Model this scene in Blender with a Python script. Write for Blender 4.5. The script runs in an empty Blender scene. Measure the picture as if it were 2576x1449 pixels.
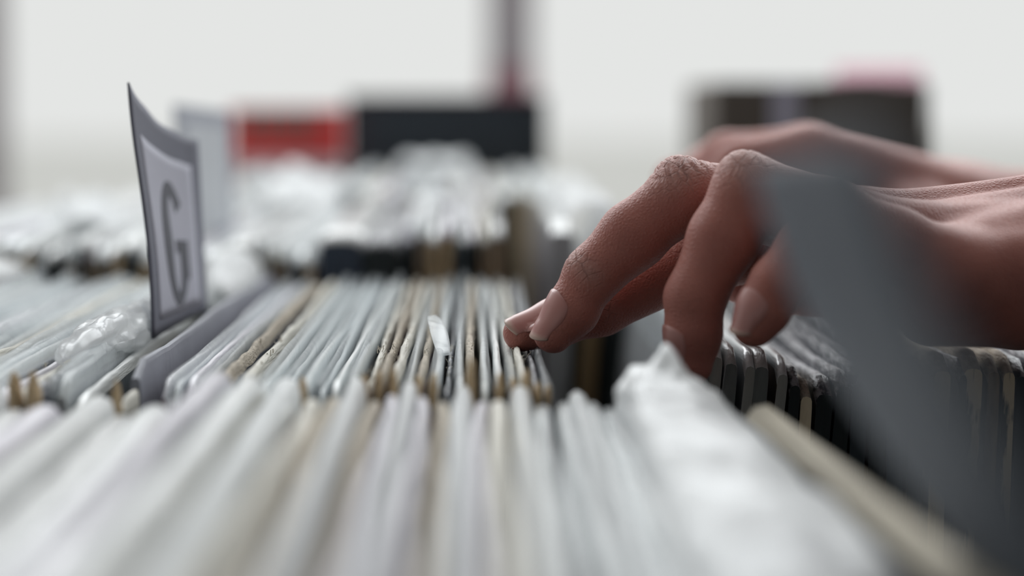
import bpy, bmesh, math, random
import numpy as np
from mathutils import Vector, Matrix, noise as mnoise

S = bpy.context.scene
COL = S.collection
random.seed(7)
R = math.radians

# ------------------------------------------------------------------ camera
TOP = 1.077                      # height of the record tops
CAM = Vector((0.0, 0.0, TOP + 0.064))
FPX = 5530.0
PITCH, YAW = R(4.7), R(0.9)
cam_d = bpy.data.cameras.new('camera'); cam = bpy.data.objects.new('camera', cam_d); COL.objects.link(cam)
cam_d.sensor_width = 36.0; cam_d.lens = FPX / 2576 * 36.0
cam_d.clip_start = 0.01; cam_d.clip_end = 200
cam.location = CAM
cam.rotation_euler = (R(90) - PITCH, 0, -YAW)
cam_d.dof.use_dof = True; cam_d.dof.focus_distance = 0.578; cam_d.dof.aperture_fstop = 4.7
S.camera = cam
_rot = cam.rotation_euler.to_matrix()
FWD = _rot @ Vector((0, 0, -1)); RGT = _rot @ Vector((1, 0, 0)); UPV = _rot @ Vector((0, 1, 0))
def U(px, py, d):                # a point at distance d that the photograph shows at px, py
    return CAM + d * (FWD + RGT * ((px - 1288) / FPX) + UPV * ((724.5 - py) / FPX))

# ------------------------------------------------------------------ sky and exposure
W = bpy.data.worlds.new('overcast_sky'); S.world = W; W.use_nodes = True
bg = W.node_tree.nodes['Background']
bg.inputs[0].default_value = (0.985, 1.0, 0.985, 1); bg.inputs[1].default_value = 0.80
vs = S.view_settings
vs.view_transform = 'Standard'; vs.look = 'None'; vs.gamma = 1.0; vs.use_curve_mapping = False
vs.exposure = 0.0
S.cycles.transparent_max_bounces = 24

def added_fill_panel(x, y, z, sx, sy, watts):   # unseen fill lamp added for brighter record tops; its housing follows below
    l = bpy.data.lights.new('added_panel_light', 'AREA'); l.shape = 'RECTANGLE'; l.size = sx; l.size_y = sy; l.energy = watts; l.color = (0.95, 0.98, 1.0)
    o = bpy.data.objects.new('added_panel_light', l); COL.objects.link(o); o.location = (x, y, z); return o
FILL_PANELS = [(-0.95, 2.30, 2.3, 1.8, 1.2), (0.95, 2.30, 2.3, 1.8, 1.2)]; TILT = R(-48)
FILL_LAMPS = [added_fill_panel(*p, 35) for p in FILL_PANELS]

# ------------------------------------------------------------------ helpers
def new_mat(name):
    m = bpy.data.materials.new(name); m.use_nodes = True
    return m, m.node_tree.nodes, m.node_tree.links, m.node_tree.nodes['Principled BSDF']
def mat(name, col, rough=0.6, var=0.12, scale=60, stretch=(1, 1, 1), bump=0.0, bscale=None, coat=0.0, metal=0.0, col2=None, spec=0.5, thr=(0.35, 0.7)):
    m, N, L, P = new_mat(name)
    tc = N.new('ShaderNodeTexCoord'); mp = N.new('ShaderNodeMapping'); L.new(tc.outputs['Object'], mp.inputs[0])
    mp.inputs['Scale'].default_value = stretch
    nz = N.new('ShaderNodeTexNoise'); nz.inputs['Scale'].default_value = scale; nz.inputs['Detail'].default_value = 5
    L.new(mp.outputs[0], nz.inputs['Vector'])
    rp = N.new('ShaderNodeValToRGB'); L.new(nz.outputs[0], rp.inputs[0])
    c2 = col2 if col2 else tuple(c * (1 - 2 * var) for c in col)
    rp.color_ramp.elements[0].color = (*c2, 1); rp.color_ramp.elements[0].position = thr[0]
    rp.color_ramp.elements[1].color = (*col, 1); rp.color_ramp.elements[1].position = thr[1]
    L.new(rp.outputs[0], P.inputs['Base Color'])
    P.inputs['Roughness'].default_value = rough; P.inputs['Metallic'].default_value = metal
    P.inputs['Coat Weight'].default_value = coat; P.inputs['Coat Roughness'].default_value = 0.15
    P.inputs['Specular IOR Level'].default_value = spec
    if bump:
        n2 = N.new('ShaderNodeTexNoise'); n2.inputs['Scale'].default_value = bscale or scale * 4; n2.inputs['Detail'].default_value = 4
        L.new(mp.outputs[0], n2.inputs['Vector'])
        b = N.new('ShaderNodeBump'); b.inputs['Strength'].default_value = bump; b.inputs['Distance'].default_value = 0.001
        L.new(n2.outputs[0], b.inputs['Height']); L.new(b.outputs[0], P.inputs['Normal'])
    return m
def plastic_mat(name, col, clear, rough=0.16, trans=0.35, bump=0.5, bscale=90):
    """clear plastic film: see-through part, milky part and gloss"""
    m, N, L, P = new_mat(name)
    out = N['Material Output']
    P.inputs['Base Color'].default_value = (*col, 1); P.inputs['Roughness'].default_value = rough
    P.inputs['Specular IOR Level'].default_value = 0.5
    tc = N.new('ShaderNodeTexCoord')
    n2 = N.new('ShaderNodeTexNoise'); n2.inputs['Scale'].default_value = bscale; n2.inputs['Detail'].default_value = 3; n2.inputs['Distortion'].default_value = 0.6
    L.new(tc.outputs['Object'], n2.inputs['Vector'])
    b = N.new('ShaderNodeBump'); b.inputs['Strength'].default_value = bump; b.inputs['Distance'].default_value = 0.002
    L.new(n2.outputs[0], b.inputs['Height']); L.new(b.outputs[0], P.inputs['Normal'])
    tl = N.new('ShaderNodeBsdfTranslucent'); tl.inputs[0].default_value = (*col, 1)
    mx = N.new('ShaderNodeMixShader'); mx.inputs[0].default_value = trans
    L.new(P.outputs[0], mx.inputs[1]); L.new(tl.outputs[0], mx.inputs[2])
    tr = N.new('ShaderNodeBsdfTransparent')
    m2 = N.new('ShaderNodeMixShader'); m2.inputs[0].default_value = clear
    L.new(mx.outputs[0], m2.inputs[1]); L.new(tr.outputs[0], m2.inputs[2])
    L.new(m2.outputs[0], out.inputs[0])
    return m

def link(name, me, mats=(), parent=None, smooth=False):
    o = bpy.data.objects.new(name, me); COL.objects.link(o)
    for m in mats: me.materials.append(m)
    if parent: o.parent = parent
    if smooth:
        me.polygons.foreach_set('use_smooth', [True] * len(me.polygons))
    return o
def mesh(name, vs_, fs, mi=None):
    me = bpy.data.meshes.new(name); me.from_pydata([tuple(v) for v in vs_], [], fs)
    if mi: me.polygons.foreach_set('material_index', mi)
    me.update(); return me
def tag(o, label=None, cat=None, group=None, kind=None):
    if label: o['label'] = label
    if cat: o['category'] = cat
    if group: o['group'] = group
    if kind: o['kind'] = kind
    return o
def empty(name, loc, label=None, cat=None, group=None, rot=(0, 0, 0)):
    o = bpy.data.objects.new(name, None); COL.objects.link(o); o.location = loc; o.rotation_euler = rot
    o.empty_display_size = 0.02
    return tag(o, label, cat, group)
def box_me(name, x0, x1, y0, y1, z0, z1, bev=0.0):
    bm = bmesh.new()
    bmesh.ops.create_cube(bm, size=1, matrix=Matrix.Translation(((x0+x1)/2, (y0+y1)/2, (z0+z1)/2)) @ Matrix.Diagonal((x1-x0, y1-y0, z1-z0, 1)))
    if bev: bmesh.ops.bevel(bm, geom=bm.edges[:], offset=bev, segments=2, affect='EDGES')
    me = bpy.data.meshes.new(name); bm.to_mesh(me); bm.free(); return me
def box(name, b, m, parent=None, bev=0.0):
    return link(name, box_me(name, *b, bev), [m], parent)
def grid_me(name, nu, nv, fn, thick=None):
    """a sheet fn(u, v); with thick it gets a second side"""
    P = [[Vector(fn(i/(nu-1), j/(nv-1))) for j in range(nv)] for i in range(nu)]
    V = [P[i][j] for i in range(nu) for j in range(nv)]
    F = [(i*nv+j, (i+1)*nv+j, (i+1)*nv+j+1, i*nv+j+1) for i in range(nu-1) for j in range(nv-1)]
    if thick:
        n0 = len(V)
        for i in range(nu):
            for j in range(nv):
                a = P[min(i+1, nu-1)][j] - P[max(i-1, 0)][j]; c = P[i][min(j+1, nv-1)] - P[i][max(j-1, 0)]
                n = a.cross(c); n = n.normalized() if n.length > 0 else Vector((0, 0, 1))
                V.append(P[i][j] - n * thick)
        F += [tuple(n0 + k for k in reversed(f)) for f in F]
        rim = [(i, 0) for i in range(nu)] + [(nu-1, j) for j in range(1, nv)] + [(i, nv-1) for i in range(nu-2, -1, -1)] + [(0, j) for j in range(nv-2, 0, -1)]
        for k in range(len(rim)):
            a, b = rim[k], rim[(k+1) % len(rim)]
            ia, ib = a[0]*nv+a[1], b[0]*nv+b[1]
            F.append((ia, n0+ia, n0+ib, ib))
    return mesh(name, V, F)

ONES = ['', 'first', 'second', 'third', 'fourth', 'fifth', 'sixth', 'seventh', 'eighth', 'ninth', 'tenth', 'eleventh', 'twelfth', 'thirteenth', 'fourteenth', 'fifteenth', 'sixteenth', 'seventeenth', 'eighteenth', 'nineteenth']
def ordinal(n):
    if n < 20: return ONES[n]
    t = ['', '', 'twent', 'thirt', 'fort', 'fift'][n // 10]
    return t + 'ieth' if n % 10 == 0 else t + 'y-' + ONES[n % 10]

# ------------------------------------------------------------------ room: a bright shop front
M_wall = mat('painted_wall', (0.62, 0.62, 0.60), 0.8, 0.05, 6)
M_dwall = mat('dark_painted_wall', (0.27, 0.27, 0.275), 0.8, 0.1, 6)
M_floor = mat('concrete_floor', (0.22, 0.21, 0.20), 0.6, 0.2, 5, bump=0.2)
M_frame = mat('grey_window_frame', (0.36, 0.325, 0.34), 0.5, 0.08, 20)
M_maroon = mat('maroon_paint', (0.36, 0.17, 0.20), 0.5, 0.1, 20)
M_pave = mat('pale_pavement', (0.80, 0.80, 0.77), 0.9, 0.06, 2)
def structure(o): o['kind'] = 'structure'; return o
XL, XR, YB, YF, ZC = -2.2, 2.6, -1.6, 2.9, 3.0
structure(box('floor', (XL, XR, YB, YF, -0.1, 0), M_floor))
structure(box('wall_back', (XL, XR, YB-0.1, YB, 0, ZC), M_dwall))
structure(box('wall_right', (XR, XR+0.1, YB, YF, 0, ZC), M_dwall))
structure(box('wall_left', (XL-0.1, XL, YB, 0.6, 0, ZC), M_wall))
structure(box('ceiling', (XL, XR, YB, 0.0, ZC, ZC+0.1), M_wall))
structure(box('ground_outside', (-40, 40, YF, 80, -0.25, -0.05), M_pave))
m, N, L, P = new_mat('window_glass')
tr = N.new('ShaderNodeBsdfTransparent'); gl = N.new('ShaderNodeBsdfGlossy'); gl.inputs['Roughness'].default_value = 0.02
fr = N.new('ShaderNodeFresnel'); fr.inputs[0].default_value = 1.2
mx = N.new('ShaderNodeMixShader'); L.new(fr.outputs[0], mx.inputs[0]); L.new(tr.outputs[0], mx.inputs[1]); L.new(gl.outputs[0], mx.inputs[2])
L.new(mx.outputs[0], N['Material Output'].inputs[0]); M_glass = m
M_house = mat('added_lamp_housing', (0.7, 0.7, 0.7), 0.5, 0.03)
for k, (px_, py_, pz_, sx_, sy_) in enumerate(FILL_PANELS):  # housings and rods of the added fill lamps, out of view
    lp = empty('added_fill_lamp', (px_, py_, pz_), 'added unseen fill lamp panel, %s of the two above the record bins' % ('left' if k == 0 else 'right'), 'lamp')
    box('housing', (-sx_/2-.02, sx_/2+.02, -sy_/2-.02, sy_/2+.02, .004, .05), M_house, lp, .003).rotation_euler = (TILT, 0, 0)
    for sx2 in (-.4, .4): box('added_lamp_rod', (sx2-.004, sx2+.004, .014, .022, .02, ZC-pz_), M_house, lp)
    FILL_LAMPS[k].parent = lp; FILL_LAMPS[k].location = (0, 0, 0); FILL_LAMPS[k].rotation_euler = (TILT, 0, 0)
structure(box('trim_1', (XL, XR, 2.27, 2.37, ZC, ZC+.1), M_house))  # unseen beam added to carry the fill lamps
def post_x(px, d): return (U(px, 300, d)).x
win = structure(bpy.data.objects.new('window_1', None)); COL.objects.link(win); win.location = (0, YF, 0)
def wbox(name, b, m_): return box(name, (b[0], b[1], b[2]-YF, b[3]-YF, b[4], b[5]), m_, win)
x0, x1 = post_x(1228, YF), post_x(1340, YF)
xs = [XL, post_x(-60, YF), x0, x1, post_x(3400, YF), XR]
po = wbox('window_post', (x0, x1, YF-0.03, YF+0.03, 0.0, ZC), M_frame)
pb = box('painted_base', (x0-0.002, x1+0.002, -0.034, 0.034, 0.0, U(1288, 175, YF).z), M_maroon, po)
wbox('window_post', (XL, post_x(10, YF), YF-0.04, YF+0.04, 0.0, ZC), M_frame)
wbox('window_post', (XR-0.2, XR, YF-0.04, YF+0.04, 0.0, ZC), M_frame)
wbox('sill', (XL, XR, YF-0.05, YF+0.05, 0.0, 0.12), M_frame)
for a, b in ((post_x(10, YF), x0), (x1, XR-0.2)):
    wbox('pane', (a, b, YF-0.004, YF+0.004, 0.12, ZC), M_glass)

# ------------------------------------------------------------------ record materials
def srgb(r, g, b):
    f = lambda c: ((c/255 + 0.055) / 1.055) ** 2.4 if c > 10 else c/255/12.92
    return (f(r), f(g), f(b))
LONG = (1, 0.06, 1)
E = {   # top edges
 'white':  mat('white_paper_edge', srgb(240, 243, 242), 0.30, 0.07, 500, LONG, 0.5, 900, coat=0.5),
 'grey':   mat('grey_paper_edge', srgb(196, 197, 196), 0.3, 0.14, 500, LONG, 0.5, 900, coat=0.5),
 'cool':   mat('cool_white_edge', srgb(228, 234, 236), 0.26, 0.09, 400, LONG, 0.4, 700, coat=0.6),
 'cream':  mat('cream_card_edge', srgb(222, 218, 206), 0.65, 0.16, 600, LONG, 0.9, 1200),
 'lilac':  mat('lilac_white_edge', srgb(214, 210, 220), 0.35, 0.10, 400, LONG, 0.4, 700, coat=0.4),
 'tan':    mat('worn_tan_edge', srgb(204, 193, 176), 0.85, 0.18, 700, (1, 0.3, 1), 1.0, 1500),
 'dark':   mat('dark_scuffed_edge', srgb(150, 150, 155), 0.35, 0.3, 500, (1, 0.25, 1), 0.6, 900, col2=srgb(40, 42, 52), thr=(0.45, 0.6)),
}
def fmat(n, c, c2=None, coat=0.35): return mat(n, srgb(*c), 0.4, 0.12, 30, (1, 1, 1), 0.15, 300, coat=coat, col2=srgb(*c2) if c2 else None)
F = {   # faces
 'slate':  fmat('slate_sleeve', (78, 88, 98)),
 'grey':   fmat('grey_sleeve', (120, 125, 130)),
 'pale':   fmat('pale_grey_sleeve', (176, 180, 184)),
 'blue':   fmat('navy_sleeve', (38, 56, 84)),
 'teal':   fmat('dark_teal_sleeve', (34, 62, 66)),
 'mauve':  fmat('mauve_sleeve', (150, 132, 142)),
 'wine':   fmat('wine_sleeve', (98, 62, 68)),
 'cream':  fmat('cream_sleeve', (208, 204, 192)),
 'black':  fmat('black_sleeve', (30, 36, 40)),
 'brown':  fmat('brown_sleeve', (112, 92, 76)),
 'white':  fmat('white_sleeve', (214, 218, 220)),
 'tan':    fmat('tan_sleeve', (188, 178, 160)),
}
M_chip = mat('raw_chipboard', srgb(214, 188, 150), 0.95, 0.2, 260, (1, 1, 1), 1.0, 900)
M_film = plastic_mat('clear_film', (0.86, 0.9, 0.92), 0.55, 0.22, 0.35)
M_milk = plastic_mat('milky_film', (0.92, 0.935, 0.94), 0.10, 0.34, 0.40, 0.5, 60)
M_fray = mat('paper_fibre', srgb(222, 214, 198), 0.9)

# ------------------------------------------------------------------ records
HGT = 0.312
def sleeve_mesh(name, length, h, t, seed, bend=0.0015, rough=0.0006, sag=0.0, flat=0.5, ny=26):
    """a sleeve slab: local x thickness, y from 0 to length, z from 0 up to h; its top edge waves like handled card"""
    prof = [(-.5, 0.0), (-.5, -0.030), (-.5, -0.0035), (-.47, -.0014), (-.34, -.0004), (0, 0.0), (.34, -.0004), (.47, -.0014), (.5, -.0035), (.5, -0.030), (.5, 0.0)]
    n = len(prof); V = []; Fc = []; MI = []
    for j in range(ny):
        y = length * j / (ny-1)
        wx = bend * mnoise.noise((y*9, seed*3.7, 0.3)) + 0.35*bend*mnoise.noise((y*40, seed*1.3, 4.1))
        wz = 0.9*rough * mnoise.noise((y*70, seed*2.1, 7.7)) + 0.0022*mnoise.noise((y*8, seed*5.1, 2.2)) - sag*4*(y/length)*(1-y/length)
        tw = 1 + 0.22 * mnoise.noise((y*45, seed*0.9, 1.7))
        cut = 0.004*max(0, 1-y/0.006)**2 + 0.004*max(0, 1-(length-y)/0.006)**2      # rounded corners
        for k, (px, pz) in enumerate(prof):
            if k in (0, n-1): V.append((px*t, y, 0.0))
            else:
                f = min(1, max(0, 1 + pz/0.030))
                V.append((px*t*(tw if 2 <= k <= n-3 else 1) + wx*f, y, h + pz + (wz - cut)*f))
    for j in range(ny-1):
        for k in range(n-1):
            Fc.append((j*n+k, (j+1)*n+k, (j+1)*n+k+1, j*n+k+1)); MI.append(1 if 2 <= k <= n-4 else 0)
        Fc.append((j*n+n-1, (j+1)*n+n-1, (j+1)*n, j*n)); MI.append(0)
    Fc.append(tuple(range(n))); MI.append(2)
    Fc.append(tuple((ny-1)*n + k for k in reversed(range(n)))); MI.append(2)
    return mesh(name, V, Fc, MI)
def film_mesh(name, length, h, t, seed, rise, drop=0.016, ny=30, amp=1.0):
    """loose plastic over the sleeve: two walls that meet in a crumpled lip above the top edge"""
    V = []; Fc = []
    prof = [(-.5, -drop), (-.52, -.009), (-.56, -.002), (-.40, rise*.55), (-.10, rise), (.12, rise*.96), (.42, rise*.5), (.56, -.002), (.52, -.009), (.5, -drop)]
    n = len(prof)
    for j in range(ny):
        y = -0.002 + (length+0.004) * j/(ny-1)
        for k, (px, pz) in enumerate(prof):
            f = amp * (1 if 2 <= k <= 7 else 0.2)
            V.append((px*(t+0.0008) + f*0.0009*mnoise.noise((y*38, k*0.9, seed)), y, h + pz + f*0.0016*mnoise.noise((y*30, k*0.6+3, seed*1.9))))
    for j in range(ny-1):
        for k in range(n-1): Fc.append((j*n+k, (j+1)*n+k, (j+1)*n+k+1, j*n+k+1))
    return mesh(name, V, Fc)
def corner_mesh(name, t, h, seed, size=0.006):
    """worn, split chipboard wrapped round the near top corner"""
    bm = bmesh.new(); bmesh.ops.create_icosphere(bm, subdivisions=3, radius=1)
    for v in bm.verts:
        d = 1 + 0.30*mnoise.noise(v.co*1.6 + Vector((seed, 0, 0))) + 0.12*mnoise.noise(v.co*5 + Vector((0, seed, 0)))
        z = v.co.z
        v.co = Vector((v.co.x*d*t*0.58, v.co.y*d*0.0035, (z*d)*size - size*0.35))
        v.co += Vector((0, 0.0008, h))
    me = bpy.data.meshes.new(name); bm.to_mesh(me); bm.free(); return me
def fray_mesh(name, length, h, t, seed, n=26):
    """tiny paper fibres standing off a torn edge"""
    rnd = random.Random(seed); V = []; Fc = []
    for i in range(n):
        y = rnd.uniform(0.0, 0.14)*1.0; x = rnd.uniform(-.5, .5)*t
        a = rnd.uniform(0, 6.28); l = rnd.uniform(.0006, .0022); w = .00016
        p = Vector((x, y, h - .0004)); d = Vector((math.cos(a)*.7, math.sin(a)*.7, rnd.uniform(.3, 1))) * l; s = Vector((-math.sin(a), math.cos(a), 0))*w
        q = p + d*.6 + Vector((0, 0, .0003)); e = p + d + Vector((math.sin(a), -math.cos(a), 0))*l*.4
        b = len(V); V += [p-s, p+s, q-s, q+s, e]
        Fc += [(b, b+1, b+3, b+2), (b+2, b+3, b+4)]
    return mesh(name, V, Fc)
def record(x, y0, y1, ztop, t, face, edge, label, group, seed, lean=0.0, yaw=0.0, film=0.0, corner=0.0, fray=False, milky=False, endmat=None, name='record', bend=0.0015, rough=0.0006, simple=False, pitch=0.0, famp=1.0):
    """x, y0: near top corner; the thing stands on the bin floor and leans about its foot"""
    h = (ztop - BIN_Z) / max(0.2, math.cos(lean))
    xb = x - math.sin(lean)*h
    root = empty(name, (xb, y0, BIN_Z), label, 'record', group, (pitch, lean, yaw))
    me = sleeve_mesh('sleeve', y1-y0, h, t, seed, bend, rough, ny=14 if simple else 30)
    s = link('sleeve', me, [F[face], E[edge], endmat or F[face]], root)
    me.polygons.foreach_set('use_smooth', [p.material_index == 1 for p in me.polygons])
    if film: link('plastic_cover', film_mesh('plastic_cover', y1-y0, h, t, seed, film, amp=famp), [M_milk if milky else M_film], root, True)
    if corner: tag(link('worn_corner', corner_mesh('worn_corner', t, h, seed, corner), [M_chip], root, True), 'worn brown chipboard corner')
    if fray: link('paper_fibre', fray_mesh('paper_fibre', y1-y0, h, t, seed), [M_fray], root)
    return root

TABLE_Z = 0.75
BIN_Z = TABLE_Z + 0.014
M_wood = mat('dark_stained_wood', srgb(70, 66, 62), 0.6, 0.2, 8, (6, 1, 1), 0.2, 60)

# the table that carries the bins
tb = empty('display_table', (0, 0.9, 0), 'long dark display table under all the record bins', 'table')
box('table_top', (-0.9, 0.7, -0.78, 1.0, 0.71, TABLE_Z), M_wood, tb, 0.003)
for sx in (-0.85, 0.62):
    for sy in (-0.72, 0.93): box('leg', (sx, sx+0.05, sy, sy+0.05, 0, 0.71), M_wood, tb, 0.002)
def bin_(y0, y1, label, xr=.34):
    b = empty('record_bin', (0, y0, TABLE_Z), label, 'bin')
    box('base_board', (-0.44, xr, 0, y1-y0, 0, 0.012), M_wood, b)
    box('end_board', (-0.44, xr, 0, 0.003, 0.012, 0.16), M_wood, b)
    box('end_board', (-0.44, xr, y1-y0-0.003, y1-y0, 0.012, 0.16), M_wood, b)
    box('side_board', (-0.452, -0.44, 0, y1-y0, 0, 0.20), M_wood, b)
    box('side_board', (xr, xr+.012, 0, y1-y0, 0, 0.20), M_wood, b)
bin_(0.155, 0.4975, 'dark wooden bin holding the blurred foreground row of records')
bin_(0.4985, 0.826, 'dark wooden bin holding the sharp middle row of records')
bin_(0.827, 1.158, 'dark wooden bin holding the blurred row behind the G divider')
bin_(1.159, 1.49, 'dark wooden bin holding the row in front of the black box', .07)

CN = {'slate': 'slate grey', 'grey': 'grey', 'pale': 'pale grey', 'blue': 'navy blue', 'teal': 'dark teal', 'mauve': 'mauve', 'wine': 'wine red', 'cream': 'cream', 'black': 'black', 'brown': 'brown', 'white': 'white', 'tan': 'tan'}
# --- sharp middle row, right of the G divider: x of the near end in mm, then look
ROW2 = [ # x, thickness, dz, face, edge, film, corner, fray, y0 offset(mm)
 (-75.5, 2.2, -2, 'mauve', 'lilac', 0, 0, 0, 26), (-72.2, 2.0, -1, 'pale', 'cool', .002, 0, 0, 16), (-68.8, 2.4, -1, 'mauve', 'lilac', 0, 0, 0, 18), (-65.0, 1.8, -1, 'pale', 'grey', .002, 0, 0, 10),
 (-60.5, 2.6, 0, 'blue', 'tan', 0, 0, 1, 12), (-55.0, 2.6, 0, 'cream', 'cream', 0, 0, 1, 12),
 (-50.0, 2.4, 0, 'slate', 'white', .0018, 0, 0, 2), (-45.0, 2.2, -1, 'grey', 'white', .0022, 0, 0, 0),
 (-40.0, 2.2, 0, 'slate', 'white', .0015, .004, 0, 0), (-36.6, 1.8, -1, 'pale', 'cool', .002, 0, 0, 3), (-33.0, 2.2, 0, 'grey', 'white', 0, 0, 0, 4),
 (-29.6, 2.2, 0, 'slate', 'cool', .0025, 0, 0, 2), (-25.9, 2.4, 0, 'teal', 'cream', 0, .0045, 1, 0), (-22.6, 2.0, 1, 'wine', 'tan', 0, .005, 1, 0),
 (-19.4, 2.4, 1, 'grey', 'cream', 0, .0055, 1, 0), (-16.4, 1.8, -1, 'blue', 'white', .002, 0, 0, 3), (-13.6, 2.2, 0, 'mauve', 'tan', 0, .0045, 1, 0),
 (-10.2, 2.6, 0, 'slate', 'white', .0015, .005, 0, 0), (-7.0, 1.8, -2, 'teal', 'dark', 0, 0, 1, 3), (-4.6, 2.0, 0, 'pale', 'cool', .003, 0, 0, 0),
 (-1.6, 2.8, 1.5, 'tan', 'tan', 0, .0085, 1, -2), (1.9, 2.2, 0, 'black', 'white', .0012, 0, 0, 0), (5.0, 2.4, .5, 'slate', 'white', 0, .004, 0, -1),
 (8.2, 2.0, -.5, 'black', 'cream', .0012, .004, 1, 1), (11.0, 2.6, 0, 'cream', 'cream', 0, .0075, 1, -2), (13.8, 2.0, -1, 'black', 'dark', 0, .003, 1, 0),
 (16.2, 1.7, -1.5, 'black', 'dark', .002, .003, 0, 2)]
g2 = 'records in the sharp middle row between G divider and fingertips'
for i, (x, t, dz, fc, ed, fm, cr, fy, off) in enumerate(ROW2):
    record(x*1e-3, 0.500 + off*1e-3, 0.814 + off*2e-4, TOP + dz*1e-3, t*.74e-3, fc, ed,
           f'{CN[fc]} record sleeve, {ordinal(i+1)} to the right of the G divider in the sharp row', g2, i+1,
           lean=-0.012 + 0.0012*i - (0.02 if x < -50 else 0), yaw=R(-0.5 + 0.03*i), film=fm, corner=cr, fray=bool(fy), endmat=M_chip if cr else None, rough=.0012 if fy else .0004, famp=.25, bend=.0009)
for x, t, dz, fc, ed, cr in ((-83.2, 2.0, -3.5, 'cream', 'cream', .0075), (-94.0, 2.0, -4, 'slate', 'white', 0)):
    record(x*1e-3, .503, .814, TOP + dz*1e-3, t*1e-3, fc, ed, 'cream record with a bulging brown corner between G card and board' if cr else 'slate grey record touching the left side of the G card', g2, 55 + x, lean=-.012, corner=cr, endmat=M_chip)
# left of the G divider
xx = -97.5; rnd = random.Random(5); i = 0
looks = [('pale', 'cool', .003), ('slate', 'dark', 0), ('cream', 'cream', 0), ('brown', 'lilac', 0), ('grey', 'white', .002), ('white', 'cool', .002), ('slate', 'grey', 0), ('tan', 'cream', 0), ('pale', 'white', .003)]
while xx > -186:
    fc, ed, fm = looks[i % len(looks)]
    t = rnd.uniform(2.0, 2.8)
    record(xx*1e-3, 0.500 + rnd.uniform(0, .014), 0.814, TOP + rnd.uniform(-2, 1)*1e-3, t*1e-3, fc, ed,
           f'{CN[fc]} record sleeve, {ordinal(i+1)} to the left of the G divider in the sharp row', 'records left of the G divider in the sharp row', 100+i,
           lean=-0.03 + rnd.uniform(-.006, .006), yaw=R(-.4), film=fm, corner=.0055 if i in (1, 2, 6) else 0, fray=i in (1, 3), endmat=M_chip if i in (1, 2, 6) else None)
    xx -= t + rnd.uniform(.8, 2.0); i += 1

# --- right of the parted gap: spines face the camera, set a little further back
ROW2R = [('grey', 'white', 3.2), ('pale', 'cool', 2.6), ('grey', 'grey', 3.0), ('slate', 'cool', 3.6), ('brown', 'tan', 3.0), ('black', 'dark', 2.5), ('tan', 'tan', 3.2)]
M_spine = {}
def spine_mat(n, base, worn, lo=.52, hi=.58, sc=220):
    if n not in M_spine: M_spine[n] = mat(n, srgb(*worn), 0.8, 0, sc, (1, 1, .16), 0.5, 600, col2=srgb(*base), thr=(lo, hi))
    return M_spine[n]
sp_dark = spine_mat('worn_black_spine', (36, 42, 44), (248, 230, 194), .46, .52)
sp_tan = spine_mat('worn_tan_spine', (196, 176, 142), (244, 228, 196), .3, .5)
sp_brown = spine_mat('brown_spine', (104, 92, 80), (158, 138, 112), .4, .62)
sp_grey = spine_mat('grey_spine', (128, 132, 130), (172, 172, 166), .3, .6, 120)
sp_black = spine_mat('plain_black_spine', (28, 36, 38), (40, 48, 50), .3, .6, 120)
sp_slate = spine_mat('slate_spine', (46, 56, 62), (62, 72, 78), .3, .6, 120)
sp_gold = spine_mat('ochre_spine', (134, 112, 80), (156, 130, 94), .3, .6, 60)
sp_gold2 = spine_mat('russet_spine', (96, 76, 60), (120, 96, 76), .3, .6, 60)
sp_mid = spine_mat('mid_grey_spine', (96, 104, 104), (124, 128, 126), .3, .6, 120)
gR = 'records right of the gap with spines facing the camera'
xx = 59.0; i = 0
seq = [('pale', 'cool', 3.4, sp_grey, 3), ('grey', 'white', 3.0, sp_grey, 2), ('grey', 'grey', 3.4, sp_mid, 0), ('pale', 'cool', 2.8, sp_grey, -1), ('slate', 'grey', 3.6, sp_mid, 0), ('brown', 'cool', 2.8, sp_grey, -2), ('black', 'dark', 2.6, sp_black, -5),
       ('tan', 'tan', 3.2, sp_tan, -9), ('black', 'dark', 4.0, sp_black, -8), ('slate', 'dark', 4.2, sp_black, -6), ('black', 'dark', 4.0, sp_slate, -6), ('black', 'dark', 4.2, sp_black, -5), ('black', 'dark', 4.4, sp_slate, -4), ('slate', 'dark', 4.0, sp_black, -4),
       ('tan', 'tan', 4.4, sp_tan, -2), ('black', 'dark', 2.2, sp_black, -4), ('black', 'tan', 4.6, sp_dark, -2), ('brown', 'tan', 3.4, sp_brown, -3), ('black', 'tan', 3.2, sp_dark, -3), ('black', 'dark', 3.4, sp_black, -4), ('slate', 'dark', 4.0, sp_slate, -3), ('brown', 'tan', 3.6, sp_brown, -3), ('black', 'dark', 4, sp_black, -3), ('cream', 'cream', 4, sp_tan, -2), ('black', 'dark', 4, sp_black, -3), ('slate', 'dark', 4, sp_slate, -3)]
for i, (fc, ed, t, sp, dz) in enumerate(seq):
    record(xx*1e-3, 0.572 + .0006*i, 0.884 if False else 0.822, TOP + dz*1e-3, t*1e-3, fc, ed,
           f'{CN[fc]} record with upright spine, {ordinal(i+1)} from the gap beneath the near hand', gR, 200+i,
           lean=R(6.0) - R(.36)*i if i < 14 else R(1.0), film=.0016 if i in (0, 1) else 0, endmat=sp, famp=.4)
    xx += t + (1.0 if i != 13 else 2.0)

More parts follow.
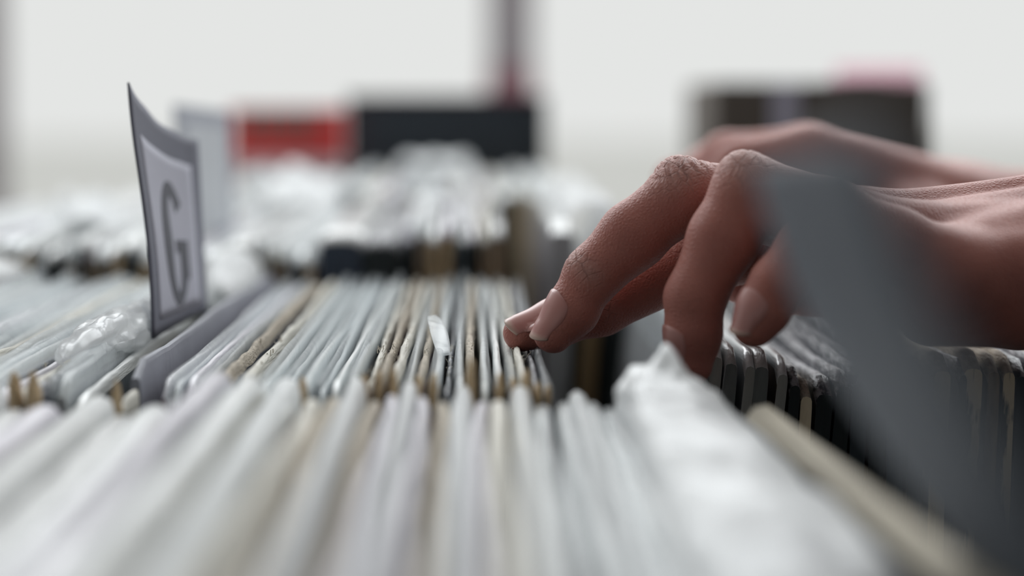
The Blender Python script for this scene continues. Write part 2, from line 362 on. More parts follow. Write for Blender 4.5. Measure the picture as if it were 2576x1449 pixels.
# --- foreground row, blurred: far-end x in px at the seam, thickness by spacing
g1 = 'records in the blurred foreground row'
ROW1 = [(-120, 'grey', 'grey', -2), (-30, 'white', 'white', 0), (50, 'slate', 'grey', -2), (140, 'pale', 'lilac', 0), (240, 'cream', 'cream', -3), (330, 'slate', 'grey', -3), (420, 'pale', 'white', 0), (490, 'tan', 'cream', -2),
        (555, 'white', 'lilac', 6), (640, 'cream', 'white', 6), (715, 'mauve', 'white', 1), (785, 'cream', 'cream', 1), (835, 'tan', 'tan', 0), (890, 'pale', 'grey', 1), (935, 'tan', 'tan', -1), (985, 'pale', 'lilac', 1), (1022, 'slate', 'grey', 0), (1062, 'pale', 'lilac', 0), (1108, 'tan', 'tan', -1), (1155, 'pale', 'cool', -1), (1200, 'mauve', 'lilac', -1),
        (1250, 'cream', 'cream', -.5), (1296, 'cream', 'cream', -1), (1345, 'pale', 'cool', -2), (1395, 'slate', 'cool', -2), (1438, 'pale', 'grey', -2), (1478, 'grey', 'cool', -2), (1518, 'pale', 'cool', -2), (1556, 'tan', 'grey', -3)]
for i, (px, fc, ed, dz) in enumerate(ROW1):
    nx = ROW1[i+1][0] if i+1 < len(ROW1) else px + 42
    pv = ROW1[i-1][0] if i else px - 90
    sp = min(nx - px, px - pv) * .49/FPX
    record((px-1200)*.49/FPX, 0.178, 0.4935 - (0.004 if i % 3 == 0 else 0), TOP + dz*1e-3, sp*(0.76 if i < 21 else .86), fc, ed,
           f'{CN[fc]} record, {ordinal(i+1)} from the left in the blurred foreground row', g1, 300+i,
           lean=R(-2.2)+R(.14)*i, yaw=R(.25-.02*i), film=.002 if i % 3 == 1 else 0, milky=True, bend=.002, famp=.35)

# --- the record in a puffed plastic bag at the right end of the foreground row
def sm(a, b, t):
    t = max(0, min(1, (t-a)/(b-a))); return t*t*(3-2*t)
rb = empty('record', U(1900, 1030, .5), 'tan-edged record in crumpled bulging clear plastic, leaning right in the foreground row', 'record', g1)
org = rb.location.copy()
A0, A1 = U(1903, 1036, .497), U(2640, 1640, .285)      # top edge, far to near
axis = (A0 - A1); L_ = axis.length; axis.normalize()
side = Vector((0.55, 0, -0.835))                        # the way its face runs down to the right
def slab(u, v, off):
    p = A0.lerp(A1, u*1.35) ; return p + side*v*.30 + Vector((.835, 0, .55))*off - org
V = []; Fc = []; MI = []
n = 24
for k in range(n):
    u = k/(n-1)
    w = .0006*mnoise.noise((u*9, 1, 1))
    for (v, off) in ((1, -.0030), (.0, -.0030), (-.004, 0), (0, .0030), (1, .0030)):
        V.append(slab(u, v + (w*2 if v < .5 else 0), off))
for k in range(n-1):
    for q in range(4):
        Fc.append((k*5+q, k*5+q+1, (k+1)*5+q+1, (k+1)*5+q)); MI.append(1 if q in (1, 2) else 0)
Fc.append((0, 1, 2, 3, 4)); MI.append(1)
link('sleeve', mesh('sleeve', V, Fc, MI), [F['black'], mat('dusty_tan_edge', srgb(172, 164, 148), .85, .15, 300, LONG, .6, 900)], rb)
def bag(u, v):
    # u: far 0 -> near 1 ; v: 0 left hem -> 1 against the tan edge
    a = U(1548, 975, .496).lerp(U(1905, 1800, .25), u); b = A0.lerp(A1, u*1.02) + Vector((-.0040, 0, -.0035))
    p = a.lerp(b, v)
    p.z += .0082*math.sin(math.pi*v)**.7*(1-.3*u)
    pk = math.exp(-((v-.42)/.09)**2)*math.exp(-(u/.04)**2); p.z += .0048*pk          # the corner that stands up
    lp = math.exp(-((v-.15)/.2)**2)*math.exp(-(u/.10)**2); p.z += .002*lp
    p.z += .0020*mnoise.noise((u*9, v*4.5, 2.1)) + .0018*mnoise.noise((u*30, v*9, 5.3)) * max(.15, 1-2.2*u) + .0006*abs(mnoise.noise((u*55, v*14, 8.3))) * max(0, 1-3*u)
    p.x += .0016*mnoise.noise((u*14, v*6, 9.1))
    p.y += .004*mnoise.noise((v*7, .2, 1.4)) * (1-u) - .012*abs(v-.4)*(1-u)**6
    return p - org
tag(link('plastic_bag', grid_me('plastic_bag', 110, 36, bag, .0003), [plastic_mat('shiny_milky_film', (0.90, 0.915, 0.92), .08, .28, .30, .6, 45)], rb, True), 'crumpled clear plastic bag')
def bag_side(u, v):
    a = Vector(bag(u, 0)); return a + Vector((.010*v, 0, -.12*v)) + Vector((.0012*mnoise.noise((u*12, v*5, 3)), 0, 0))
link('bag_wall', grid_me('bag_wall', 40, 8, bag_side, .0003), [M_milk], rb, True)

# --- grey sheet leaning close to the lens, right of the foreground row
M_gsheet = mat('dark_grey_card', srgb(58, 66, 77), 0.65, 0.06, 20)
def bez(p, q, r, t): return p*(1-t)**2 + q*(2*t*(1-t)) + r*t*t
far_e = (U(2700, 1690, .335), U(2020, 1020, .335), U(1892, 412, .335))
near_e = (U(3060, 1800, .20), U(2350, 1020, .20), U(2210, 300, .20))
so = empty('divider_card', Vector((.26, .27, BIN_Z)), 'dark grey card bending left, blurred in front of the near hand', 'divider card')
def sheet(u, v):      # the lower part lies along the leaning record down to the bin floor
    t = max(0.0, (v-.35)/.65); p = bez(*far_e, t).lerp(bez(*near_e, t), u)
    if v < .35: p = p + Vector((.55, 0, -.835)) * ((p.z - BIN_Z - .002)/.835 * (.35-v)/.35)
    return p - so.location
link('card_sheet', grid_me('card_sheet', 12, 41, sheet, .0008), [M_gsheet], so, True)

# ------------------------------------------------------------------ G divider
M_cardb = mat('grey_card_border', srgb(108, 110, 124), 0.7, 0.05, 60, bump=.1, bscale=400)
M_cardw = mat('pale_card_panel', srgb(184, 185, 198), 0.75, 0.03, 60, bump=.1, bscale=400)
M_ink = mat('grey_letter_ink', srgb(80, 82, 92), 0.7, 0.04, 60)
NB, NT = U(386, 852, .612), U(333, 207, .612)
FB, FT = U(522, 782, .694), U(499, 352, .694)
def card(u, v, off=0.0):
    p = NB.lerp(NT, v).lerp(FB.lerp(FT, v), u)
    bow = 4*u*(1-u)
    p = p + Vector((-.0022*bow*(.3+.7*v), 0, -.0026*bow*v))
    p.z += .0006*mnoise.noise((u*5, v*4, 1))
    p.x += .0009*math.sin(v*5.0)*(1-u)
    return p + Vector((off, -off*.15, 0))
gd = empty('divider_card', (NB+FB)/2, 'grey letter divider card reading G, standing up in the sharp row', 'divider card')
gorg = gd.location.copy()
bd = link('card_back', grid_me('card_back', 20, 26, lambda u, v: card(u, v) - gorg, .0006), [M_cardb], gd, True)
link('card_panel', grid_me('card_panel', 16, 20, lambda u, v: card(.13+.755*u, .065+.775*v, .00012) - gorg, .0002), [M_cardw], gd, True)
# the letter G
def g_pts():
    out = []; inn = []
    n = 44
    for i in range(n+1):
        a = R(42) + (R(352)-R(42))*i/n
        out.append((.5*math.cos(a), .5*math.sin(a))); 
        st = .36 - .08*abs(math.sin(a))
        inn.append(((.5-st)*math.cos(a), (.5-.115)*math.sin(a)))
    return out, inn
o_, i_ = g_pts()
quads = [(o_[k], o_[k+1], i_[k+1], i_[k]) for k in range(len(o_)-1)]
quads += [((.26, -.34), (.50, -.30), (.50, .02), (.26, .02)), ((.02, -.08), (.27, -.08), (.27, .02), (.02, .02))]
V = []; Fc = []
def gm(p, off): return card(.53 + p[0]*.40, .40 + p[1]*.62, off) - gorg
for q in quads:
    b = len(V)
    for p in q: V.append(gm(p, .0003))
    for p in q: V.append(gm(p, .0001))
    Fc += [(b, b+1, b+2, b+3), (b+4, b+7, b+6, b+5)] + [(b+k, b+4+k, b+4+(k+1) % 4, b+(k+1) % 4) for k in range(4)]
lt = tag(link('letter_g', mesh('letter_g', V, Fc), [M_ink], gd), 'dark grey letter G')
# grey backing sheet just right of it
M_gback = mat('grey_backing_board', srgb(140, 142, 152), 0.6, 0.05, 60, bump=.15, bscale=300)
gb = empty('backing_board', (-.0790, .528, BIN_Z), 'mid grey backing board directly right of the G card in the sharp row', 'board', None, (0, R(-.7), R(-1.1)))
gbm = sleeve_mesh('board_sheet', .30, TOP + .002 - BIN_Z, .0022, 77, .001, .0003)
link('board_sheet', gbm, [M_gback, M_gback, M_gback], gb)

# crumpled clear bag left of the G card
def crumple(name, pts_fn, nu, nv, m_, root, amp, fr, seed, thick=.0003):
    def fn(u, v):
        p = Vector(pts_fn(u, v)); q = Vector((u*fr, v*fr, seed))
        return p + Vector((mnoise.noise(q), mnoise.noise(q + Vector((9, 0, 0))), mnoise.noise(q + Vector((0, 9, 0)))))*amp + .35*amp*Vector((mnoise.noise(q*2.7), mnoise.noise(q*2.7 + Vector((5, 0, 0))), abs(mnoise.noise(q*2.7 + Vector((0, 5, 0))))))
    return link(name, grid_me(name, nu, nv, fn, thick), [m_], root, True)
def bag_thing(corners, label, amp, fr, seed, bulge, nu=40, nv=18, mat_=None):
    """corners: near-left, near-right, far-left, far-right points of a loose puffed bag; hem drops between the sleeves"""
    a, b, c, d = corners; o = empty('plastic_sleeve', (a+b+c+d)/4, label, 'plastic sleeve', 'loose plastic sleeves sticking out of the rows')
    org = o.location.copy()
    def fn(u, v):
        l = a.lerp(c, u); r = b.lerp(d, u); p = l.lerp(r, v)
        p = p + Vector((0, 0, bulge*math.sin(math.pi*v)*(.45+.55*math.sin(math.pi*min(1, u*.9+.1)))))
        e = max(0, abs(v-.5)*2-.8)/.2
        p = p + Vector((0, 0, -.018*e*e))
        return p - org
    crumple('loose_film', fn, nu, nv, mat_ or M_milk, o, amp, fr, seed)
    return o
def puff_thing(A, B, w0, w1, hh, label, amp, fr, seed, m_=None, nu=34, nv=24, tilt=0.0):
    """closed pillow of loose film from A (near) to B (far)"""
    o = empty('plastic_sleeve', (A+B)/2 - Vector((0, 0, hh)), label, 'plastic sleeve', 'loose plastic sleeves sticking out of the rows'); og = o.location.copy()
    ax_ = (B-A).normalized(); sd = ax_.cross(Vector((0, 0, 1))).normalized(); up = sd.cross(ax_)
    def fn(u, v):
        a = 2*math.pi*v; k = max(.03, 1-abs(2*u-1)**3)**.5; w = w0 + (w1-w0)*u
        d = sd*(math.cos(a)*w*k) + up*(math.sin(a)*hh*k + tilt*math.cos(a)*w)
        q = Vector((math.cos(a)*fr*.3, math.sin(a)*fr*.3, u*fr + seed))
        n_ = mnoise.noise(q)*.6 + .5*abs(mnoise.noise(q*2.3 + Vector((3, 3, 3)))) + .25*mnoise.noise(q*5)
        return A.lerp(B, u) + d + d.normalized()*amp*n_*k - og
    link('loose_film', grid_me('loose_film', nu, nv, fn), [m_ or M_milk], o, True)
    return o
M_gloss = plastic_mat('glossy_clear_film', (0.93, 0.95, 0.96), .22, .20, .35, .5, 70)
puff_thing(U(165, 905, .548), U(395, 782, .655), .0065, .0055, .0055, 'crumpled glossy clear plastic bag left of the G divider', .0045, 2.6, 3.3, M_gloss, 60, 36)
puff_thing(U(555, 742, .725), U(600, 668, .86), .0085, .0110, .0085, 'white puffed plastic bag just behind the G divider', .003, 4, 8.1)
puff_thing(U(-40, 700, .80), U(90, 668, .93), .012, .012, .006, 'white puffed plastic bag at the far left edge', .003, 4, 1.1)
# thin clear tab sticking up in the sharp row
tabo = empty('plastic_sleeve', U(1118, 880, .565), 'small clear plastic flap sticking up mid-way along the sharp row', 'plastic sleeve', 'loose plastic sleeves sticking out of the rows')
torg = tabo.location.copy()
def tab(u, v):
    p = U(1118, 895, .57).lerp(U(1085, 800, .60), u); w = .0024*math.sqrt(max(.02, math.sin(math.pi*(.12+.80*u))))*(1-.2*u)
    p = p + Vector(((v-.5)*2*w, .004*math.sin(u*2.2)+ (v-.5)*.004, .0015*math.sin(u*3)))
    return p - torg
link('loose_film', grid_me('loose_film', 14, 6, tab, .0002), [M_film], tabo, True)

# ------------------------------------------------------------------ rows behind
rnd = random.Random(11)
faces = ['grey', 'pale', 'cream', 'brown', 'slate', 'tan', 'white', 'mauve', 'black', 'wine']
edges = ['white', 'cool', 'white', 'grey', 'lilac', 'white', 'cream']
ends = [sp_brown, sp_tan, sp_black, sp_brown, sp_slate, M_chip]
def back_row(y0, y1, x0, x1, dz, label, group, seed, tmin, tmax, jit=.003, force=None, end=None, lean=0):
    r = random.Random(seed); x = x0; cnt_ = 0
    while x < x1:
        t = r.uniform(tmin, tmax)
        fc = force or r.choice(faces); cnt_ += 1
        record(x + t/2, y0 + r.uniform(0, .006), y1, TOP + dz + r.uniform(-jit, jit), t, fc, r.choice(edges), f'blurred {CN[fc]} record, {ordinal(cnt_)} from the left {label}', group, r.random()*99, lean=lean + r.uniform(-.006, .006), endmat=end or r.choice(ends), simple=True, film=.003 if r.random() < .18 else 0, milky=True, famp=.4)
        x += t + r.uniform(.0006, .0016)
X = lambda px, d: (px-1200)*d/FPX
back_row(.832, 1.15, X(-260, 1.0), X(420, .84), .012, 'in the row behind, left of G', 'records in the blurred row behind, left of G', 21, .003, .005)
back_row(.832, 1.15, X(425, .84), X(800, .84), .011, 'between G divider and navy set', 'records in the blurred row behind, centre', 22, .003, .005)
sp_navy = mat('navy_spine', srgb(52, 66, 84), .5, .1, 20)
record(X(855, .84), .832, 1.15, TOP+.017, .0165, 'blue', 'grey', 'thick navy blue boxed record set in the blurred row behind', 'records in the blurred row behind, centre', 61, endmat=sp_navy, simple=True)
record(X(962, .84), .832, 1.15, TOP+.015, .013, 'black', 'dark', 'thick black boxed record set beside the navy one behind', 'records in the blurred row behind, centre', 62, endmat=sp_black, simple=True)
back_row(.832, 1.15, X(1012, .84), X(1250, .84), .018, 'after the black boxed set', 'records right of the black boxed set', 23, .003, .0045, .0015)
back_row(1.165, 1.48, X(250, 1.17), X(860, 1.17), .012, 'beneath the red sleeve', 'records in the farthest row, left', 24, .004, .006)
back_row(1.165, 1.48, X(865, 1.17), X(1395, 1.17), .021, 'beneath the black box', 'records in the farthest row, right', 25, .004, .006, .0012)
for k, (px, t, fc, sp, wd) in enumerate(((1490, .0065, 'tan', sp_gold, 'tan'), (1560, .0100, 'black', sp_black, 'dark green'), (1625, .0065, 'brown', sp_gold2, 'brown'), (1690, .0100, 'black', sp_black, 'black'), (1765, .010, 'slate', sp_slate, 'slate'))):
    record(X(px, .84), .833, 1.15, TOP - .004, t, fc, 'grey', f'thick {wd} spine leaning right, {ordinal(k+1)} seen through the gap below the fingers', 'records seen through the gap', 400+k, lean=.06, endmat=sp, simple=True)
# big loose bags behind
bag_thing((U(575, 585, 1.10), U(870, 575, 1.10), U(590, 470, 1.3), U(860, 450, 1.3)), 'large crumpled white plastic bag below the red sleeve', .012, 5, 2.7, .014)
bag_thing((U(40, 610, .92), U(330, 600, .92), U(150, 520, 1.2), U(380, 520, 1.2)), 'long pale plastic bag lying across the row far left', .008, 4, 5.7, .008)
bag_thing((U(990, 425, 1.30), U(1180, 425, 1.30), U(1000, 400, 1.42), U(1190, 400, 1.42)), 'pale crumpled plastic in front of the black box', .003, 4, 6.2, .002)
# standing bagged record, right of the middle gap
br = empty('record', Vector((X(1412, .835), .838, BIN_Z)), 'white bagged record standing alone behind the longest fingers', 'record', None, (0, .05, 0))
br.location.x -= math.sin(.05)*.30
bh = U(1475, 560, .835).z - BIN_Z
link('sleeve', sleeve_mesh('sleeve', .30, bh, .009, 88, .002), [F['pale'], E['white'], F['pale']], br)
def puff(u, v):
    """tube of loose film along the record's top: v round the section, u along the depth"""
    a = v*2*math.pi; y = .29*u; k = .55 + .45*math.sin(math.pi*min(1, u*3+.25) if u < .25 else math.pi/2)
    x = .0112 + .0125*k*math.cos(a) - .005*(math.sin(a) < 0)*abs(math.sin(a)); z = (.014 if math.sin(a) > 0 else .030)*math.sin(a)*k
    q = Vector((math.cos(a)*1.3, math.sin(a)*1.3, u*6))
    return Vector((x, y - .002, bh - .004 + z)) + .003*Vector((mnoise.noise(q), 0, mnoise.noise(q + Vector((4, 4, 4)))))
link('plastic_cover', grid_me('plastic_cover', 24, 25, puff), [M_milk], br, True)

# second letter card, behind
def flat_card(name, c, label, mats, inset):
    a, b, cc, d = c
    o = empty(name, (a+b)/2, label, 'divider card'); og = o.location.copy()
    f = lambda u, v, off=0: a.lerp(cc, v).lerp(b.lerp(d, v), u) + Vector((off*.5, -off, 0)) - og
    link('card_back', grid_me('card_back', 8, 8, lambda u, v: f(u, v), .001), [mats[0]], o)
    link('card_panel', grid_me('card_panel', 8, 8, lambda u, v: f(inset + (1-2*inset)*u, inset + (1-2*inset)*v, .0006), .0003), [mats[1]], o)
    return o, f
M_card2 = mat('light_grey_card', srgb(176, 180, 190), .7, .04, 40)
M_card3 = mat('lighter_card_panel', srgb(205, 209, 214), .7, .04, 40)
flat_card('divider_card', (U(470, 640, .90), U(590, 600, .97), U(440, 262, .90), U(580, 282, .97)), 'light grey divider card, blurred directly behind the G card', (M_card2, M_card3), .12)

# red sleeve, black box, brown box
M_red = mat('red_printed_card', srgb(222, 60, 58), .5, .06, 20)
M_redink = mat('brown_print', srgb(116, 96, 90), .6, .05, 20)
M_pink = mat('pink_white_card', srgb(226, 205, 210), .6, .05, 20)
rs = empty('red_sleeve', Vector((X(725, 1.5), 1.5, TABLE_Z)), 'red printed record sleeve standing left of the black box', 'record sleeve')
zt, zb = U(725, 272, 1.5).z - TABLE_Z, U(725, 398, 1.5).z - TABLE_Z
xa, xb2 = X(582, 1.5) - rs.location.x, X(868, 1.5) - rs.location.x
box('card_front', (xa, xb2, 0, .006, zb, zt), M_red, rs, .001)
box('card_foot', (xa, xb2, .0005, .0055, 0, zb), M_pink, rs)
for k in range(5):
    w = (xb2-xa)*.68/5; x_ = xa + .008 + k*w
    box('print_block', (x_, x_+w*.72, -.0006, .0002, zb + (zt-zb)*.42, zt - (zt-zb)*.08), M_redink, rs)
M_blk = mat('black_box_card', srgb(42, 52, 62), .55, .1, 20)
M_blk2 = mat('dark_red_rim', srgb(70, 34, 44), .5, .1, 20)
bb = empty('storage_box', Vector((X(1122, 1.52), 1.52, TABLE_Z)), 'black storage box standing in front of the window post', 'box')
zt = U(1122, 240, 1.52).z - TABLE_Z; xa = X(872, 1.52) - bb.location.x; xb2 = X(1374, 1.52) - bb.location.x
box('box_body', (xa, xb2, 0, .16, 0, zt-.003), M_blk, bb, .002)
box('lid', (xa-.001, xb2+.001, -.001, .161, zt-.003, zt), M_blk2, bb, .001)
M_brn = mat('dark_brown_card', srgb(106, 98, 90), .6, .10, 12)
M_lav = mat('lavender_label', srgb(205, 203, 222), .6, .05, 20)
M_pk = plastic_mat('pink_film', (0.80, 0.52, 0.60), .35, .5, .7, .1)
b3 = empty('cardboard_box', Vector((X(2065, 1.35), 1.35, TABLE_Z)), 'dark brown cardboard box with a lavender strip behind the far hand', 'box')
zt = U(2065, 207, 1.35).z - TABLE_Z; xa = X(1795, 1.35) - b3.location.x; xb2 = X(2335, 1.35) - b3.location.x
box('box_body', (xa, xb2, 0, .18, 0, zt), M_brn, b3, .002)
box('label_strip', (X(1942, 1.35)-b3.location.x, X(2006, 1.35)-b3.location.x, -.0008, .0004, .1, zt), M_lav, b3)
zt2 = U(2200, 168, 1.42).z
pk = tag(link('pink_card', box_me('pink_card', X(2100, 1.42), X(2318, 1.42), 1.42, 1.424, TABLE_Z + zt, zt2), [M_pk]), 'pink card edge lying on top of the brown box', 'card')

# ------------------------------------------------------------------ hands
m, N, L, P = new_mat('skin')
tc = N.new('ShaderNodeTexCoord')
nz = N.new('ShaderNodeTexNoise'); nz.inputs['Scale'].default_value = 90; nz.inputs['Detail'].default_value = 4; L.new(tc.outputs['Object'], nz.inputs['Vector'])
rp = N.new('ShaderNodeValToRGB'); L.new(nz.outputs[0], rp.inputs[0])
rp.color_ramp.elements[0].color = (0.39, 0.142, 0.112, 1); rp.color_ramp.elements[0].position = .35
rp.color_ramp.elements[1].color = (0.46, 0.180, 0.142, 1); rp.color_ramp.elements[1].position = .7
at = N.new('ShaderNodeAttribute'); at.attribute_name = 'crease'
mxc = N.new('ShaderNodeMix'); mxc.data_type = 'RGBA'
L.new(at.outputs['Fac'], mxc.inputs['Factor']); L.new(rp.outputs[0], mxc.inputs['A']); mxc.inputs['B'].default_value = (0.44, 0.22, 0.185, 1)
L.new(mxc.outputs['Result'], P.inputs['Base Color'])
P.inputs['Roughness'].default_value = .48; P.inputs['Specular IOR Level'].default_value = .30
P.inputs['Sheen Weight'].default_value = .08; P.inputs['Sheen Roughness'].default_value = .35
P.inputs['Subsurface Weight'].default_value = .25; P.inputs['Subsurface Radius'].default_value = (1.0, .35, .2); P.inputs['Subsurface Scale'].default_value = .003
vo = N.new('ShaderNodeTexVoronoi'); vo.feature = 'DISTANCE_TO_EDGE'; vo.inputs['Scale'].default_value = 1000; L.new(tc.outputs['Object'], vo.inputs['Vector'])
v2 = N.new('ShaderNodeTexVoronoi'); v2.feature = 'DISTANCE_TO_EDGE'; v2.inputs['Scale'].default_value = 300; L.new(tc.outputs['Object'], v2.inputs['Vector'])
rmp = N.new('ShaderNodeMapRange'); rmp.inputs['From Max'].default_value = .07; L.new(v2.outputs[0], rmp.inputs[0])
ml = N.new('ShaderNodeMath'); ml.operation = 'MULTIPLY'; L.new(rmp.outputs[0], ml.inputs[0]); L.new(at.outputs['Fac'], ml.inputs[1])
b1 = N.new('ShaderNodeBump'); b1.inputs['Strength'].default_value = .75; b1.inputs['Distance'].default_value = .0004; L.new(vo.outputs[0], b1.inputs['Height'])
b2 = N.new('ShaderNodeBump'); b2.inputs['Strength'].default_value = .7; b2.inputs['Distance'].default_value = .0005; L.new(ml.outputs[0], b2.inputs['Height'])
L.new(b1.outputs[0], b2.inputs['Normal']); L.new(b2.outputs[0], P.inputs['Normal'])
M_skin = m
m, N, L, P = new_mat('fingernail')
at = N.new('ShaderNodeAttribute'); at.attribute_name = 'free_edge'
mxc = N.new('ShaderNodeMix'); mxc.data_type = 'RGBA'; L.new(at.outputs['Fac'], mxc.inputs['Factor'])
mxc.inputs['A'].default_value = (0.47, 0.215, 0.19, 1); mxc.inputs['B'].default_value = (0.58, 0.42, 0.35, 1)
L.new(mxc.outputs['Result'], P.inputs['Base Color']); P.inputs['Roughness'].default_value = .36; P.inputs['Coat Weight'].default_value = .1
M_nail = m

def cone_sdf(X_, a, b, ra, rb):
    a = np.array(a, dtype=np.float32); b = np.array(b, dtype=np.float32)
    ab = b - a; l2 = float(ab @ ab)
    pa = [X_[k] - a[k] for k in range(3)]
    h = np.clip((pa[0]*ab[0] + pa[1]*ab[1] + pa[2]*ab[2]) / l2, 0, 1)
    dx = pa[0]-ab[0]*h; dy = pa[1]-ab[1]*h; dz = pa[2]-ab[2]*h
    return np.sqrt(dx*dx+dy*dy+dz*dz) - (ra + (rb-ra)*h)
def smin(a, b, k):
    h = np.clip(.5 + .5*(b-a)/k, 0, 1)
    return b + (a-b)*h - k*h*(1-h)
def surface_nets(vals, ax):
    nx, ny, nz_ = vals.shape
    ins = vals < 0
    acc = np.zeros((nx-1, ny-1, nz_-1, 3), np.float32); cnt = np.zeros((nx-1, ny-1, nz_-1), np.float32)
    offs = [(i, j, k) for i in (0, 1) for j in (0, 1) for k in (0, 1)]
    sl = lambda o: (slice(o[0], nx-1+o[0]), slice(o[1], ny-1+o[1]), slice(o[2], nz_-1+o[2]))
    for o in offs:
        for d in range(3):
            if o[d]: continue
            o2 = list(o); o2[d] = 1
            a, b = vals[sl(o)], vals[sl(o2)]
            c = (a < 0) != (b < 0)
            t = np.where(c, a/np.where(c, a-b, 1), 0)
            for e in range(3):
                acc[..., e] += np.where(c, (t if e == d else o[e]), 0)
            cnt += c
    act = cnt > 0
    idx = np.full(act.shape, -1, np.int64); idx[act] = np.arange(act.sum())
    g = np.argwhere(act).astype(np.float32) + acc[act]/cnt[act][:, None]
    pts = np.stack([np.interp(g[:, e], np.arange(len(ax[e])), ax[e]) for e in range(3)], 1)
    quads = []
    for d in range(3):
        e, f = (d+1) % 3, (d+2) % 3
        s0 = [slice(None)]*3; s1 = [slice(None)]*3
        s0[d] = slice(0, -1); s1[d] = slice(1, None)
        A = ins[tuple(s0)]; B = ins[tuple(s1)]
        ch = np.argwhere(A != B)
        ok = (ch[:, e] > 0) & (ch[:, f] > 0) & (ch[:, e] < vals.shape[e]-1) & (ch[:, f] < vals.shape[f]-1)
        ch = ch[ok]; fl = A[tuple(ch.T)]
        def cell(de, df):
            q = ch.copy(); q[:, e] -= de; q[:, f] -= df; return idx[tuple(q.T)]
        q = np.stack([cell(1, 1), cell(0, 1), cell(0, 0), cell(1, 0)], 1)
        q[~fl] = q[~fl][:, ::-1]
        quads.append(q)
    return pts, np.concatenate(quads)

